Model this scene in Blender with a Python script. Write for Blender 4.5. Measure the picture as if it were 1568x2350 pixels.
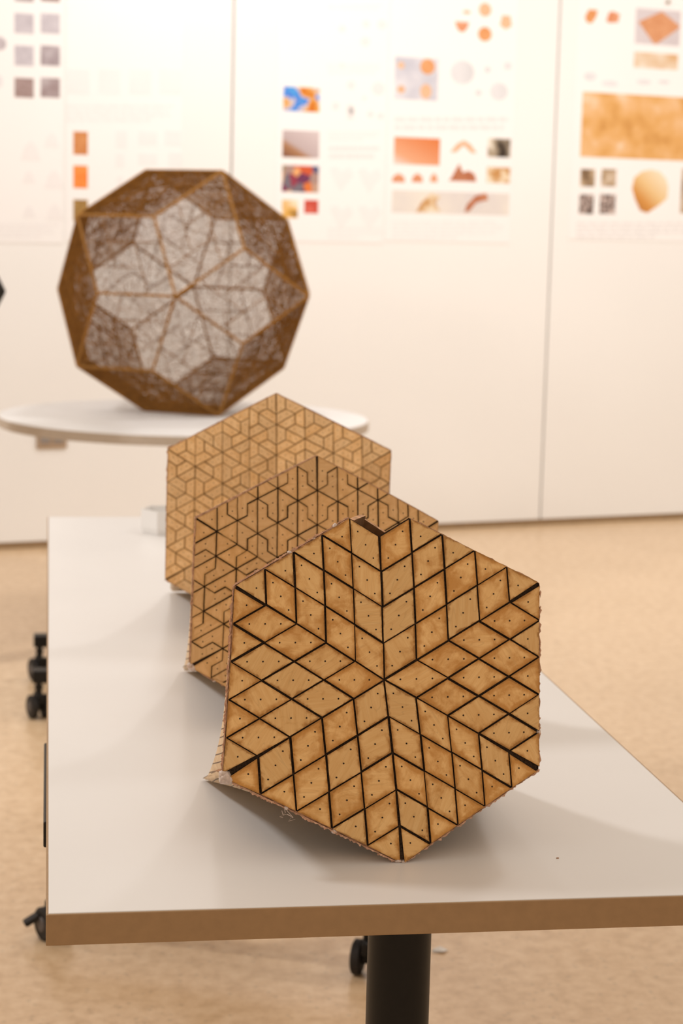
import bpy, bmesh, math, random
from mathutils import Vector, Matrix, noise
R = random.Random(7)
scn = bpy.context.scene
for o in list(bpy.data.objects): bpy.data.objects.remove(o)
COL = scn.collection
W, H = 1568, 2350

# ------------------------------------------------------------------ camera
F_PX = 4429.19
PITCH, ROLL, YAW = 0.1476, 0.0242, -0.1526
CAM = Vector((0.00155, -1.84340, 1.41560))
fwd = Vector((-math.sin(YAW)*math.cos(PITCH), math.cos(YAW)*math.cos(PITCH), -math.sin(PITCH)))
_r = Vector((math.cos(YAW), math.sin(YAW), 0)); _u = _r.cross(fwd)
right = _r*math.cos(ROLL) + _u*math.sin(ROLL)
up = _u*math.cos(ROLL) - _r*math.sin(ROLL)
cd = bpy.data.cameras.new('camera'); cam = bpy.data.objects.new('camera', cd); COL.objects.link(cam)
cam.matrix_world = Matrix(((right.x, up.x, -fwd.x, CAM.x), (right.y, up.y, -fwd.y, CAM.y), (right.z, up.z, -fwd.z, CAM.z), (0, 0, 0, 1)))
cd.sensor_fit = 'VERTICAL'; cd.sensor_height = 36; cd.sensor_width = 24
cd.lens = F_PX/H*36; cd.clip_start = .05
cd.dof.use_dof = True; cd.dof.focus_distance = 2.04; cd.dof.aperture_fstop = 7.6
scn.camera = cam

# ------------------------------------------------------------------ light
world = bpy.data.worlds.new('room_light'); scn.world = world; world.use_nodes = True
world.node_tree.nodes['Background'].inputs[0].default_value = (1, .82, .65, 1)
world.node_tree.nodes['Background'].inputs[1].default_value = .69
def lamp(name, loc, target, power, size, col=(1, .975, .95), spread=160):
    d = bpy.data.lights.new(name, 'AREA'); d.shape = 'DISK'; d.size = size; d.energy = power; d.color = col
    d.spread = math.radians(spread)
    o = bpy.data.objects.new(name, d); COL.objects.link(o); o.location = loc
    o.rotation_euler = (Vector(target)-Vector(loc)).to_track_quat('-Z', 'Y').to_euler()
    return o
# track lights washing the display wall and the tables
for x, pw_ in ((-1.9, 47), (2.2, 36), (4.4, 30)):
    lamp('wall_track_light', (x, 3.75+.26*x, 3.4), (x, 6.5+.26*x, .6), pw_, .35, (1, .995, .99))
lamp('wall_track_light', (.75, 5.55, 3.5), (.6, 6.3, .6), 14, .35, (1, .985, .975))
lamp('table_track_light', (-2.1, 1.35, 2.8), (.2, 1.0, .5), 31, .42)
lamp('table_track_light', (1.9, 2.3, 3.1), (.4, 1.0, .75), 9, .40)
lamp('table_track_light', (.5, 3.9, 3.2), (.45, 2.6, .75), 7, .40)
scn.view_settings.view_transform = 'Standard'; scn.view_settings.look = 'None'
scn.view_settings.gamma = 1; scn.view_settings.use_curve_mapping = False
scn.view_settings.exposure = 0.0

# ------------------------------------------------------------------ helpers
HT = .737
def ray(px, py): return fwd + right*((px-W/2)/F_PX) - up*((py-H/2)/F_PX)
def onz(px, py, z): d = ray(px, py); return CAM + d*((z-CAM.z)/d.z)
def at_depth(px, py, D): return CAM + ray(px, py)*D
def depth(P): return (P-CAM).dot(fwd)
WY, WD = math.radians(14.925), 6.5135
WT = Vector((math.cos(WY), math.sin(WY), 0)); WN = Vector((math.sin(WY), -math.cos(WY), 0)); W0 = Vector((0, WD, 0))
def wall_sz(px, py):
    d = ray(px, py); t = (W0-CAM).dot(WN)/d.dot(WN); P = CAM+d*t
    return (P-W0).dot(WT), P.z
def wp(s, z, off=0): return W0 + WT*s + WN*off + Vector((0, 0, z))

def props(o, label=None, cat=None, group=None, kind=None):
    if label: o['label'] = label
    if cat: o['category'] = cat
    if group: o['group'] = group
    if kind: o['kind'] = kind
    return o
def empty(name, loc, label=None, cat=None, group=None):
    o = bpy.data.objects.new(name, None); COL.objects.link(o); o.location = loc; o.empty_display_size = .05
    return props(o, label, cat, group)
def link(name, me, parent=None, loc=None):
    o = bpy.data.objects.new(name, me); COL.objects.link(o)
    if parent: o.parent = parent
    if loc is not None: o.location = loc
    return o
def mesh(name, vs, fs, mats, idx=None, smooth=False):
    me = bpy.data.meshes.new(name); me.from_pydata([tuple(v) for v in vs], [], fs)
    for m in (mats if isinstance(mats, (list, tuple)) else [mats]): me.materials.append(m)
    if idx: me.polygons.foreach_set('material_index', idx)
    if smooth: me.polygons.foreach_set('use_smooth', [True]*len(me.polygons))
    me.update(); return me
def bm_mesh(name, bm, mat, smooth=False, recalc=True):
    if recalc: bmesh.ops.recalc_face_normals(bm, faces=bm.faces)
    me = bpy.data.meshes.new(name); bm.to_mesh(me); bm.free()
    for m in (mat if isinstance(mat, (list, tuple)) else [mat]): me.materials.append(m)
    if smooth: me.polygons.foreach_set('use_smooth', [True]*len(me.polygons))
    return me
def abox(bm, lo, hi, bev=0, seg=2):
    r = bmesh.ops.create_cube(bm, size=1); vs = r['verts']
    for v in vs: v.co = Vector([lo[i]+(v.co[i]+.5)*(hi[i]-lo[i]) for i in range(3)])
    if bev:
        es = list({e for v in vs for e in v.link_edges})
        bmesh.ops.bevel(bm, geom=es, offset=bev, segments=seg, affect='EDGES', profile=.5)
def lathe(bm, prof, n=32, axis='Z', c=(0, 0, 0), cap=True):
    """prof: list of (r, h) revolved about an axis"""
    rings = []
    for r, h in prof:
        ring = []
        for k in range(n):
            a = 2*math.pi*k/n; x, y = r*math.cos(a), r*math.sin(a)
            p = {'Z': (x, y, h), 'X': (h, x, y), 'Y': (x, h, y)}[axis]
            ring.append(bm.verts.new((p[0]+c[0], p[1]+c[1], p[2]+c[2])))
        rings.append(ring)
    for a, b in zip(rings, rings[1:]):
        for k in range(n): bm.faces.new((a[k], a[(k+1) % n], b[(k+1) % n], b[k]))
    if cap: bm.faces.new(rings[0][::-1]); bm.faces.new(rings[-1])
def auto_smooth(o, deg=35):
    me = o.data
    me.polygons.foreach_set('use_smooth', [True]*len(me.polygons))
    try:
        bm = bmesh.new(); bm.from_mesh(me)
        for e in bm.edges:
            if len(e.link_faces) == 2 and e.calc_face_angle(0) > math.radians(deg): e.smooth = False
        bm.to_mesh(me); bm.free()
    except Exception: pass
    return o

# ------------------------------------------------------------------ materials
def new_mat(name, rough=.6, spec=.3, metal=0):
    m = bpy.data.materials.new(name); m.use_nodes = True
    b = m.node_tree.nodes['Principled BSDF']
    b.inputs['Roughness'].default_value = rough; b.inputs['Specular IOR Level'].default_value = spec
    b.inputs['Metallic'].default_value = metal
    return m, m.node_tree, b
def N(nt, typ, **kw):
    n = nt.nodes.new(typ)
    for k, v in kw.items():
        if hasattr(n, k): setattr(n, k, v)
        else: n.inputs[k.replace('_', ' ')].default_value = v
    return n
def ramp(nt, fac, stops):
    r = nt.nodes.new('ShaderNodeValToRGB'); e = r.color_ramp.elements
    while len(e) > 1: e.remove(e[-1])
    e[0].position, e[0].color = stops[0][0], (*stops[0][1], 1)
    for p, c in stops[1:]:
        q = e.new(p); q.color = (*c, 1)
    nt.links.new(fac, r.inputs[0]); return r.outputs[0]
def mixc(nt, fac, a, b, typ='MIX'):
    m = nt.nodes.new('ShaderNodeMix'); m.data_type = 'RGBA'; m.blend_type = typ
    if isinstance(fac, float): m.inputs[0].default_value = fac
    else: nt.links.new(fac, m.inputs[0])
    for i, v in ((6, a), (7, b)):
        if isinstance(v, tuple): m.inputs[i].default_value = (*v, 1)
        else: nt.links.new(v, m.inputs[i])
    return m.outputs[2]
def math_n(nt, op, a, b=None):
    m = nt.nodes.new('ShaderNodeMath'); m.operation = op
    for i, v in ((0, a), (1, b)):
        if v is None: continue
        if isinstance(v, (int, float)): m.inputs[i].default_value = v
        else: nt.links.new(v, m.inputs[i])
    return m.outputs[0]
def plain(name, c, rough=.6, spec=.3, metal=0, var=.08, scale=40, bump=0):
    m, nt, b = new_mat(name, rough, spec, metal)
    tc = N(nt, 'ShaderNodeTexCoord'); nz = N(nt, 'ShaderNodeTexNoise', Scale=scale, Detail=4.0)
    nt.links.new(tc.outputs['Object'], nz.inputs['Vector'])
    lo = tuple(max(0, x*(1-var)) for x in c); hi = tuple(min(1, x*(1+var)) for x in c)
    nt.links.new(ramp(nt, nz.outputs[0], [(.3, lo), (.7, hi)]), b.inputs['Base Color'])
    if bump:
        bp = N(nt, 'ShaderNodeBump', Strength=bump, Distance=.002); nt.links.new(nz.outputs[0], bp.inputs['Height'])
        nt.links.new(bp.outputs[0], b.inputs['Normal'])
    return m
def wood_tile(name, light, mid, stain, stain_amt, rough=.42):
    m, nt, b = new_mat(name, rough, .35)
    uv = N(nt, 'ShaderNodeUVMap'); uv.uv_map = 'grain'
    oi = N(nt, 'ShaderNodeObjectInfo')
    off = N(nt, 'ShaderNodeVectorMath', operation='ADD'); cmb = N(nt, 'ShaderNodeCombineXYZ')
    rnd = math_n(nt, 'MULTIPLY', oi.outputs['Random'], 37.0)
    nt.links.new(rnd, cmb.inputs[2]); nt.links.new(uv.outputs[0], off.inputs[0]); nt.links.new(cmb.outputs[0], off.inputs[1])
    mp = N(nt, 'ShaderNodeMapping'); mp.inputs['Scale'].default_value = (25, 260, 1)
    nt.links.new(off.outputs[0], mp.inputs[0])
    g = N(nt, 'ShaderNodeTexNoise', Scale=1.0, Detail=5.0, Roughness=.6); nt.links.new(mp.outputs[0], g.inputs['Vector'])
    big = N(nt, 'ShaderNodeTexNoise', Scale=45.0, Detail=6.0, Roughness=.62, Distortion=.5); nt.links.new(off.outputs[0], big.inputs['Vector'])
    # thin annual-ring lines
    mp2 = N(nt, 'ShaderNodeMapping'); mp2.inputs['Scale'].default_value = (9, 60, 1); nt.links.new(off.outputs[0], mp2.inputs[0])
    wv = N(nt, 'ShaderNodeTexNoise', Scale=1.2, Detail=1.0, Distortion=.4); nt.links.new(mp2.outputs[0], wv.inputs['Vector'])
    ring = math_n(nt, 'PINGPONG', math_n(nt, 'MULTIPLY', wv.outputs[0], 6.0), .5)
    ringm = N(nt, 'ShaderNodeMapRange'); ringm.inputs[1].default_value = 0; ringm.inputs[2].default_value = .06
    ringm.inputs[3].default_value = .22; ringm.inputs[4].default_value = 0; nt.links.new(ring, ringm.inputs[0])
    c = ramp(nt, g.outputs[0], [(.3, mid), (.7, light)])
    c = mixc(nt, ringm.outputs[0], c, tuple(x*.5 for x in mid))
    # stain: creeping in from the cut edges in blotches
    at = N(nt, 'ShaderNodeAttribute'); at.attribute_name = 'rim'
    s = math_n(nt, 'ADD', math_n(nt, 'MULTIPLY', at.outputs['Fac'], .26), big.outputs[0])
    sm = N(nt, 'ShaderNodeMapRange'); sm.interpolation_type = 'SMOOTHSTEP'
    sm.inputs[1].default_value = .46; sm.inputs[2].default_value = .80; sm.inputs[3].default_value = 0; sm.inputs[4].default_value = stain_amt
    nt.links.new(math_n(nt, 'ADD', s, math_n(nt, 'MULTIPLY', math_n(nt, 'SUBTRACT', oi.outputs['Random'], .5), .30)), sm.inputs[0])
    c = mixc(nt, sm.outputs[0], c, stain)
    fine = N(nt, 'ShaderNodeTexNoise', Scale=130.0, Detail=4.0, Roughness=.6); nt.links.new(off.outputs[0], fine.inputs['Vector'])
    bs = math_n(nt, 'ADD', math_n(nt, 'ADD', at.outputs['Fac'], math_n(nt, 'MULTIPLY', math_n(nt, 'SUBTRACT', fine.outputs[0], .5), 1.1)), math_n(nt, 'MULTIPLY', math_n(nt, 'SUBTRACT', big.outputs[0], .5), 1.6))
    bm_ = N(nt, 'ShaderNodeMapRange'); bm_.interpolation_type = 'SMOOTHSTEP'
    bm_.inputs[1].default_value = .68; bm_.inputs[2].default_value = 1.0; bm_.inputs[3].default_value = 0; bm_.inputs[4].default_value = stain_amt*.8
    nt.links.new(bs, bm_.inputs[0])
    c = mixc(nt, bm_.outputs[0], c, tuple(x*.62 for x in stain))
    hs = N(nt, 'ShaderNodeHueSaturation'); nt.links.new(c, hs.inputs['Color'])
    v = N(nt, 'ShaderNodeMapRange'); v.inputs[3].default_value = .88; v.inputs[4].default_value = 1.10
    nt.links.new(oi.outputs['Random'], v.inputs[0]); nt.links.new(v.outputs[0], hs.inputs['Value'])
    nt.links.new(hs.outputs[0], b.inputs['Base Color'])
    bp = N(nt, 'ShaderNodeBump', Strength=.08, Distance=.001); nt.links.new(g.outputs[0], bp.inputs['Height']); nt.links.new(bp.outputs[0], b.inputs['Normal'])
    return m

M = {}
M['tile_front'] = wood_tile('stained_maple_veneer', (.86, .55, .235), (.76, .44, .16), (.50, .215, .035), .85)
M['tile_mid'] = wood_tile('maple_veneer', (.80, .51, .245), (.69, .40, .17), (.48, .24, .06), .45)
M['tile_far'] = wood_tile('pale_maple_veneer', (.88, .60, .32), (.74, .45, .205), (.58, .31, .10), .5)
M['char'] = plain('charred_cut_edge', (.035, .022, .014), .8, .1, scale=200, var=.5)
M['char_soft'] = plain('lightly_charred_edge', (.17, .095, .04), .8, .1, scale=200, var=.5)
M['backing'] = plain('dark_backing_cloth', (.045, .028, .018), .9, .05, scale=500, var=.6)
M['backing_soft'] = plain('brown_backing_cloth', (.20, .11, .045), .9, .05, scale=500, var=.4)
M['board'] = plain('rough_board_edge', (.36, .19, .105), .85, .1, scale=160, var=.45, bump=.5)
M['torn'] = plain('torn_board_edge', (.58, .34, .20), .85, .1, scale=160, var=.4, bump=.4)
M['splinter'] = plain('torn_fibre', (.62, .38, .26), .9, .1, scale=300, var=.3)
M['glue'] = plain('cloudy_glue', (.62, .50, .44), .35, .5, scale=200, var=.2)
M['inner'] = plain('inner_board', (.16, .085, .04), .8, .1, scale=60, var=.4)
M['lattice'] = plain('lasercut_lattice_wood', (.26, .112, .02), .65, .2, scale=30, var=.25)
M['frame'] = plain('lattice_frame_wood', (.36, .17, .035), .6, .25, scale=30, var=.25)
M['laminate'] = plain('white_laminate', (.775, .76, .75), .38, .4, scale=3, var=.02)
M['band'] = plain('tan_edge_band', (.36, .225, .115), .5, .3, scale=80, var=.05)
M['band_r'] = plain('beige_edge_band', (.52, .44, .36), .5, .3, scale=80, var=.05)
M['black'] = plain('black_powder_coat', (.005, .0042, .004), .42, .3, scale=100, var=.2)
M['rubber'] = plain('black_castor_rubber', (.018, .015, .014), .6, .3, scale=100, var=.2)
M['greyhub'] = plain('grey_castor_hub', (.10, .085, .08), .5, .3, scale=100, var=.1)
M['wall'] = plain('white_wall_panel', (.85, .84, .825), .55, .25, scale=1.2, var=.015)
M['seam'] = plain('panel_seam', (.66, .60, .54), .8, .1)
M['base'] = plain('tan_base_strip', (.30, .20, .11), .6, .2)
M['paper'] = plain('poster_paper', (.875, .86, .855), .7, .15, scale=2, var=.01)
M['white'] = plain('white_card', (.80, .79, .78), .7, .15, scale=8, var=.02)
M['outlet'] = plain('tan_outlet_plate', (.40, .29, .20), .4, .4)
M['socket'] = plain('grey_socket', (.28, .25, .23), .4, .4)

def kerf_mat():
    m, nt, b = new_mat('kerf_bent_veneer', .55, .3)
    uv = N(nt, 'ShaderNodeUVMap'); uv.uv_map = 'kerf'; sx = N(nt, 'ShaderNodeSeparateXYZ'); nt.links.new(uv.outputs[0], sx.inputs[0])
    pp = math_n(nt, 'PINGPONG', math_n(nt, 'MULTIPLY', sx.outputs[0], 24.0), .5)
    mr = N(nt, 'ShaderNodeMapRange'); mr.inputs[1].default_value = .05; mr.inputs[2].default_value = .10; mr.inputs[3].default_value = 1; mr.inputs[4].default_value = 0
    nt.links.new(pp, mr.inputs[0])
    tc = N(nt, 'ShaderNodeTexCoord'); nz = N(nt, 'ShaderNodeTexNoise', Scale=60.0, Detail=4.0); nt.links.new(tc.outputs['Object'], nz.inputs['Vector'])
    c = ramp(nt, nz.outputs[0], [(.3, (.60, .40, .22)), (.7, (.74, .53, .32))])
    nt.links.new(mixc(nt, mr.outputs[0], c, (.12, .06, .025)), b.inputs['Base Color'])
    return m
M['kerf'] = kerf_mat()
M['kerf_plain'] = plain('bent_veneer', (.66, .46, .26), .55, .3, scale=50, var=.15)
def floor_mat():
    m, nt, b = new_mat('sealed_beige_concrete', .30, .5)
    tc = N(nt, 'ShaderNodeTexCoord')
    n1 = N(nt, 'ShaderNodeTexNoise', Scale=2.2, Detail=6.0, Roughness=.6); n2 = N(nt, 'ShaderNodeTexNoise', Scale=30.0, Detail=5.0, Roughness=.65)
    n3 = N(nt, 'ShaderNodeTexVoronoi', Scale=38.0)
    for n in (n1, n2, n3): nt.links.new(tc.outputs['Object'], n.inputs['Vector'])
    c = ramp(nt, n1.outputs[0], [(.3, (.60, .425, .255)), (.7, (.70, .51, .325))])
    c = mixc(nt, .55, c, ramp(nt, n2.outputs[0], [(.33, (.48, .31, .165)), (.5, (.66, .47, .29)), (.66, (.78, .60, .41))]))
    sp = ramp(nt, n3.outputs['Distance'], [(.10, (.55, .55, .55)), (.22, (1, 1, 1))])
    c = mixc(nt, .45, c, sp, 'MULTIPLY')
    nt.links.new(c, b.inputs['Base Color'])
    bp = N(nt, 'ShaderNodeBump', Strength=.05, Distance=.002); nt.links.new(n2.outputs[0], bp.inputs['Height']); nt.links.new(bp.outputs[0], b.inputs['Normal'])
    return m
M['floor'] = floor_mat()

# ------------------------------------------------------------------ room
bm = bmesh.new(); abox(bm, (-7, -5, -.1), (10, 11, 0)); floor = link('floor', bm_mesh('floor', bm, M['floor'])); props(floor, 'beige speckled concrete floor under the tables', kind='structure')
wall = link('wall_back', None); 
def wall_box(s0, s1, z0, z1, o0, o1, bev=0):
    """box on the wall, in local wall axes (s, off, z) -> world verts"""
    bm = bmesh.new(); abox(bm, (s0, o0, z0), (s1, o1, z1), bev)
    for v in bm.verts: v.co = wp(v.co.x, v.co.z, v.co.y)
    return bm
bpy.data.objects.remove(wall)
wall = link('wall_back', bm_mesh('wall_back', wall_box(-6, 7, 0, 3.6, -.22, -.02), M['seam'])); props(wall, 'white panelled display wall behind the tables', kind='structure')
SEAMS = [-5.645, -4.028, -2.411, -.794, .823, 2.440, 4.057, 5.674]
for a, b in zip(SEAMS, SEAMS[1:]):
    link('wall_panel', bm_mesh('wall_panel', wall_box(a+.005, b-.005, .030, 3.6, -.02, 0, .002), M['wall']), wall)
bb = link('baseboard_back', bm_mesh('baseboard', wall_box(-6, 7, 0, .028, -.02, -.004), M['base'])); props(bb, 'thin tan base strip along the foot of the wall', kind='structure')

# ------------------------------------------------------------------ printed sheets on the wall
def print_mat(name, stops, scale=12, seed=0., kind='noise', rough=.7, det=2.0):
    m, nt, b = new_mat(name, rough, .15)
    tc = N(nt, 'ShaderNodeTexCoord'); mp = N(nt, 'ShaderNodeMapping'); mp.inputs['Location'].default_value = (seed, seed*.7, seed*1.3)
    nt.links.new(tc.outputs['Object' if kind != 'grad' else 'Generated'], mp.inputs[0])
    if kind == 'grad': mp.inputs['Location'].default_value = (0, 0, 0)
    if kind == 'noise': n = N(nt, 'ShaderNodeTexNoise', Scale=float(scale), Detail=float(det)); nt.links.new(mp.outputs[0], n.inputs['Vector']); f = n.outputs[0]
    elif kind == 'vor': n = N(nt, 'ShaderNodeTexVoronoi', Scale=float(scale)); nt.links.new(mp.outputs[0], n.inputs['Vector']); s = N(nt, 'ShaderNodeSeparateXYZ'); nt.links.new(n.outputs['Color'], s.inputs[0]); f = s.outputs[0]
    else:
        s = N(nt, 'ShaderNodeSeparateXYZ'); nt.links.new(mp.outputs[0], s.inputs[0]); f = math_n(nt, 'ADD', math_n(nt, 'MULTIPLY', s.outputs[0], .45), math_n(nt, 'MULTIPLY', s.outputs[2], .55))
    nt.links.new(ramp(nt, f, stops), b.inputs['Base Color'])
    return m
def poster(px0, py0, px1, py1, label, bow=0):
    s0, z1 = wall_sz(px0, (py0+py1)/2)[0], wall_sz((px0+px1)/2, py0)[1]
    s1, z0 = wall_sz(px1, (py0+py1)/2)[0], wall_sz((px0+px1)/2, py1)[1]
    root = empty('poster', wp((s0+s1)/2, z0, .001), label, 'poster', 'printed sheets pinned on the wall')
    bm = wall_box(s0, s1, z0, z1, .0005, .0025)
    for v in bm.verts: v.co -= root.location
    link('paper_sheet', bm_mesh('paper_sheet', bm, M['paper']), root)
    return root
def patch(root, name, px0, py0, px1, py1, mat, shape='rect', lift=.0032, pts=None):
    """flat print on the sheet; shapes given in the patch's own 0..1 box"""
    cx, cy = (px0+px1)/2, (py0+py1)/2
    s0, s1 = wall_sz(px0, cy)[0], wall_sz(px1, cy)[0]; z1, z0 = wall_sz(cx, py0)[1], wall_sz(cx, py1)[1]
    if shape == 'disc': pts = [(.5+.5*math.cos(k*math.pi/14), .5+.5*math.sin(k*math.pi/14)) for k in range(28)]
    elif shape == 'rect': pts = [(0, 0), (1, 0), (1, 1), (0, 1)]
    vs = [wp(s0+(s1-s0)*u, z0+(z1-z0)*v, lift)-root.location for u, v in pts] + [wp(s0+(s1-s0)*u, z0+(z1-z0)*v, .0025)-root.location for u, v in pts]
    n = len(pts); fs = [list(range(n))] + [(k, k+n, (k+1) % n+n, (k+1) % n) for k in range(n)]
    return link(name, mesh(name, vs, fs, mat), root)
def text_block(root, px0, py0, px1, py1, rows, mat, seed=1):
    rr = random.Random(seed); vs = []; fs = []
    for k in range(rows):
        y0 = py0 + (py1-py0)*(k+.2)/rows; y1 = py0+(py1-py0)*(k+.75)/rows
        x = px0
        xe = px1 - (px1-px0)*(rr.random()*.12 if k < rows-1 else rr.random()*.5)
        while x < xe:
            w = rr.uniform(.03, .10)*(px1-px0)*1.2; x2 = min(x+w, xe)
            a = wall_sz(x, y1); b = wall_sz(x2, y0); i = len(vs)
            for s, z in ((a[0], a[1]), (b[0], a[1]), (b[0], b[1]), (a[0], b[1])): vs.append(wp(s, z, .0029)-root.location)
            fs.append((i, i+1, i+2, i+3)); x = x2+.015*(px1-px0)
    o = link('text_lines', mesh('text_lines', vs, fs, mat), root); o['kind'] = 'stuff'; return o
G = lambda a: (a, a*.97, a*.97)
P_ = {}
P_['ink'] = print_mat('pale_ink', [(0, G(.60)), (1, G(.66))])
P_['ink2'] = print_mat('faint_ink', [(0, G(.76)), (1, G(.80))])
P_['ghost'] = print_mat('ghost_ink', [(.3, G(.825)), (.7, G(.845))])
P_['sphere'] = print_mat('pale_sphere_print', [(.3, (.64, .63, .65)), (.7, (.78, .77, .79))], 6)
P_['lilac'] = print_mat('lilac_grey_swatch', [(.3, (.50, .46, .50)), (.7, (.60, .56, .60))], 30)
P_['lilac2'] = print_mat('mottled_lilac_swatch', [(.3, (.33, .27, .29)), (.7, (.62, .57, .60))], 12, 3)
P_['mauve'] = print_mat('mauve_swatch', [(.3, (.30, .21, .20)), (.7, (.40, .30, .29))], 60)
P_['mauve2'] = print_mat('mottled_mauve_swatch', [(.3, (.28, .20, .20)), (.7, (.50, .44, .46))], 11, 5)
P_['tan'] = print_mat('copper_swatch', [(.3, (.56, .21, .07)), (.7, (.66, .30, .12))], 50)
P_['orange'] = print_mat('orange_swatch', [(.3, (.80, .19, .03)), (.7, (.90, .32, .08))], 50)
P_['olive'] = print_mat('olive_gold_swatch', [(.3, (.30, .17, .05)), (.7, (.40, .24, .08))], 40)
P_['blue'] = print_mat('blue_orange_photo', [(.32, (.62, .17, .02)), (.44, (.72, .36, .08)), (.50, (.62, .58, .62)), (.55, (.07, .20, .70)), (.64, (.08, .36, .75))], 15, 2.2)
P_['room'] = print_mat('mauve_room_photo', [(0, (.18, .07, .05)), (.30, (.40, .20, .10)), (.42, (.50, .40, .40)), (.9, (.62, .52, .52))], kind='grad')
P_['multi'] = print_mat('many_coloured_photo', [(0, (.05, .04, .12)), (.25, (.55, .06, .04)), (.45, (.80, .28, .05)), (.62, (.75, .45, .25)), (.8, (.10, .10, .20)), (1, (.85, .6, .1))], 22, 4, 'vor')
P_['yellow'] = print_mat('cream_yellow_photo', [(.35, (.12, .05, .02)), (.5, (.75, .42, .10)), (.62, (.85, .72, .52))], 12, 6)
P_['red'] = print_mat('red_photo', [(.3, (.45, .03, .02)), (.7, (.80, .20, .14))], 14, 7)
P_['peach'] = print_mat('peach_gradient_photo', [(0, (.80, .66, .60)), (.25, (.76, .38, .22)), (.6, (.72, .28, .13)), (1, (.68, .19, .05))], kind='grad')
P_['coral'] = print_mat('coral_print', [(.3, (.66, .26, .13)), (.7, (.74, .38, .22))], 20)
P_['brown'] = print_mat('red_brown_print', [(.3, (.42, .14, .07)), (.7, (.55, .24, .13))], 20)
P_['apricot'] = print_mat('apricot_print', [(.3, (.68, .28, .10)), (.7, (.74, .38, .18))], 14)
P_['apricot2'] = print_mat('pale_apricot_print', [(.3, (.74, .42, .24)), (.7, (.78, .50, .32))], 14)
P_['bw'] = print_mat('cream_black_photo', [(.36, (.05, .035, .025)), (.5, (.45, .36, .26)), (.6, (.80, .74, .64))], 9, 9)
P_['straw'] = print_mat('straw_print', [(.4, (.55, .28, .10)), (.55, (.76, .60, .40)), (.7, (.82, .76, .66))], 22, 3)
P_['pano'] = print_mat('pale_panorama_print', [(.3, (.68, .63, .62)), (.7, (.80, .74, .66))], 5, 3)
P_['cool'] = print_mat('cool_grey_print', [(.3, (.50, .50, .58)), (.7, (.74, .72, .76))], 9, 3)
P_['terra'] = print_mat('terracotta_print', [(.3, (.60, .26, .12)), (.7, (.68, .34, .18))], 40)
P_['lav'] = print_mat('lavender_grey_print', [(.3, (.60, .54, .56)), (.7, (.66, .60, .62))], 5)
P_['strip'] = print_mat('cream_strip_print', [(.35, (.66, .42, .22)), (.55, (.78, .68, .56)), (.7, (.80, .74, .68))], 6, 2)
P_['weave'] = print_mat('golden_weave_photo', [(.25, (.52, .24, .06)), (.45, (.70, .38, .13)), (.6, (.76, .46, .22)), (.75, (.80, .62, .44))], 9, 5, det=7.0)
P_['stone'] = print_mat('brown_stone_photo', [(.3, (.18, .11, .06)), (.5, (.45, .32, .20)), (.7, (.68, .56, .44))], 16, 5)
P_['speck'] = print_mat('speckled_photo', [(.42, (.10, .07, .06)), (.58, (.55, .44, .40))], 70, 5)
P_['shell'] = print_mat('golden_shell_print', [(0, (.34, .12, .03)), (.30, (.62, .28, .07)), (.52, (.76, .52, .25)), (.9, (.84, .74, .56))], kind='grad')

p = poster(-120, -260, 146, 557, 'wall sheet with two columns of grey-lilac swatches, furthest left')
rows = [(-40, 4, 'mauve2', 'mauve'), (31, 77, 'lilac', 'lilac'), (105, 151, 'lilac', 'lilac2'), (179, 224, 'mauve', 'mauve2')]
for y0, y1, a, b in rows:
    patch(p, 'printed_swatch', 33, y0, 77, y1, P_[a]); patch(p, 'printed_swatch', 93, y0, 137, y1, P_[b])
patch(p, 'printed_sphere', -18, 84, 14, 116, P_['lilac2'], 'disc'); patch(p, 'printed_sphere', -14, 172, 6, 202, P_['sphere'], 'disc')
for x, y, w in ((70, 345, 46), (118, 320, 34), (66, 405, 30), (124, 410, 44), (66, 485, 30), (125, 485, 40)):
    patch(p, 'printed_diagram', x-w/2, y-w/2, x+w/2, y+w/2, P_['ghost'], 'poly', pts=[(0, 0), (1, 0), (.8, .7), (.5, 1), (.2, .7)])
text_block(p, -60, 512, 140, 548, 4, P_['ghost'], 3)
p = poster(151, -260, 418, 557, 'faint wall sheet with copper, orange and olive swatches down its left edge')
for y0, y1, a in ((302, 355, 'tan'), (380, 432, 'orange'), (458, 508, 'olive')): patch(p, 'printed_swatch', 168, y0, 201, y1, P_[a])
for x in (155, 226, 297, 366): patch(p, 'printed_panel', x, 158, x+50, 216, P_['ghost'])
text_block(p, 152, 238, 416, 282, 4, P_['ghost'], 5)
for x, y, w, h in ((265, 300, 26, 40), (318, 302, 42, 30), (378, 300, 36, 34), (265, 352, 20, 32), (318, 352, 42, 26), (386, 350, 30, 34), (268, 405, 14, 26)):
    patch(p, 'printed_panel', x, y, x+w, y+h, P_['ghost'])
p = poster(637, -260, 889, 556, 'wall sheet with a column of bright colour photos, blue one on top')
patch(p, 'printed_photo', 650, 200, 733, 256, P_['blue']); patch(p, 'printed_photo', 648, 300, 732, 362, P_['room'])
patch(p, 'printed_photo', 647, 380, 731, 441, P_['multi']); patch(p, 'printed_photo', 647, 459, 683, 500, P_['yellow']); patch(p, 'printed_photo', 698, 459, 730, 490, P_['red'])
for x, y, r in ((785, 66, 8), (840, 55, 9), (876, 56, 11), (838, 95, 11), (868, 203, 15), (770, 243, 9), (804, 255, 9), (850, 262, 8), (873, 266, 8), (785, 150, 6), (805, 195, 10), (836, 225, 5)):
    patch(p, 'printed_diagram', x-r, y-r, x+r, y+r, P_['ink2'], 'disc')
patch(p, 'printed_diagram', 797, 240, 811, 274, P_['ink2'])
text_block(p, 752, 8, 880, 24, 2, P_['ghost'], 8); text_block(p, 752, 145, 880, 172, 3, P_['ghost'], 9)
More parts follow.
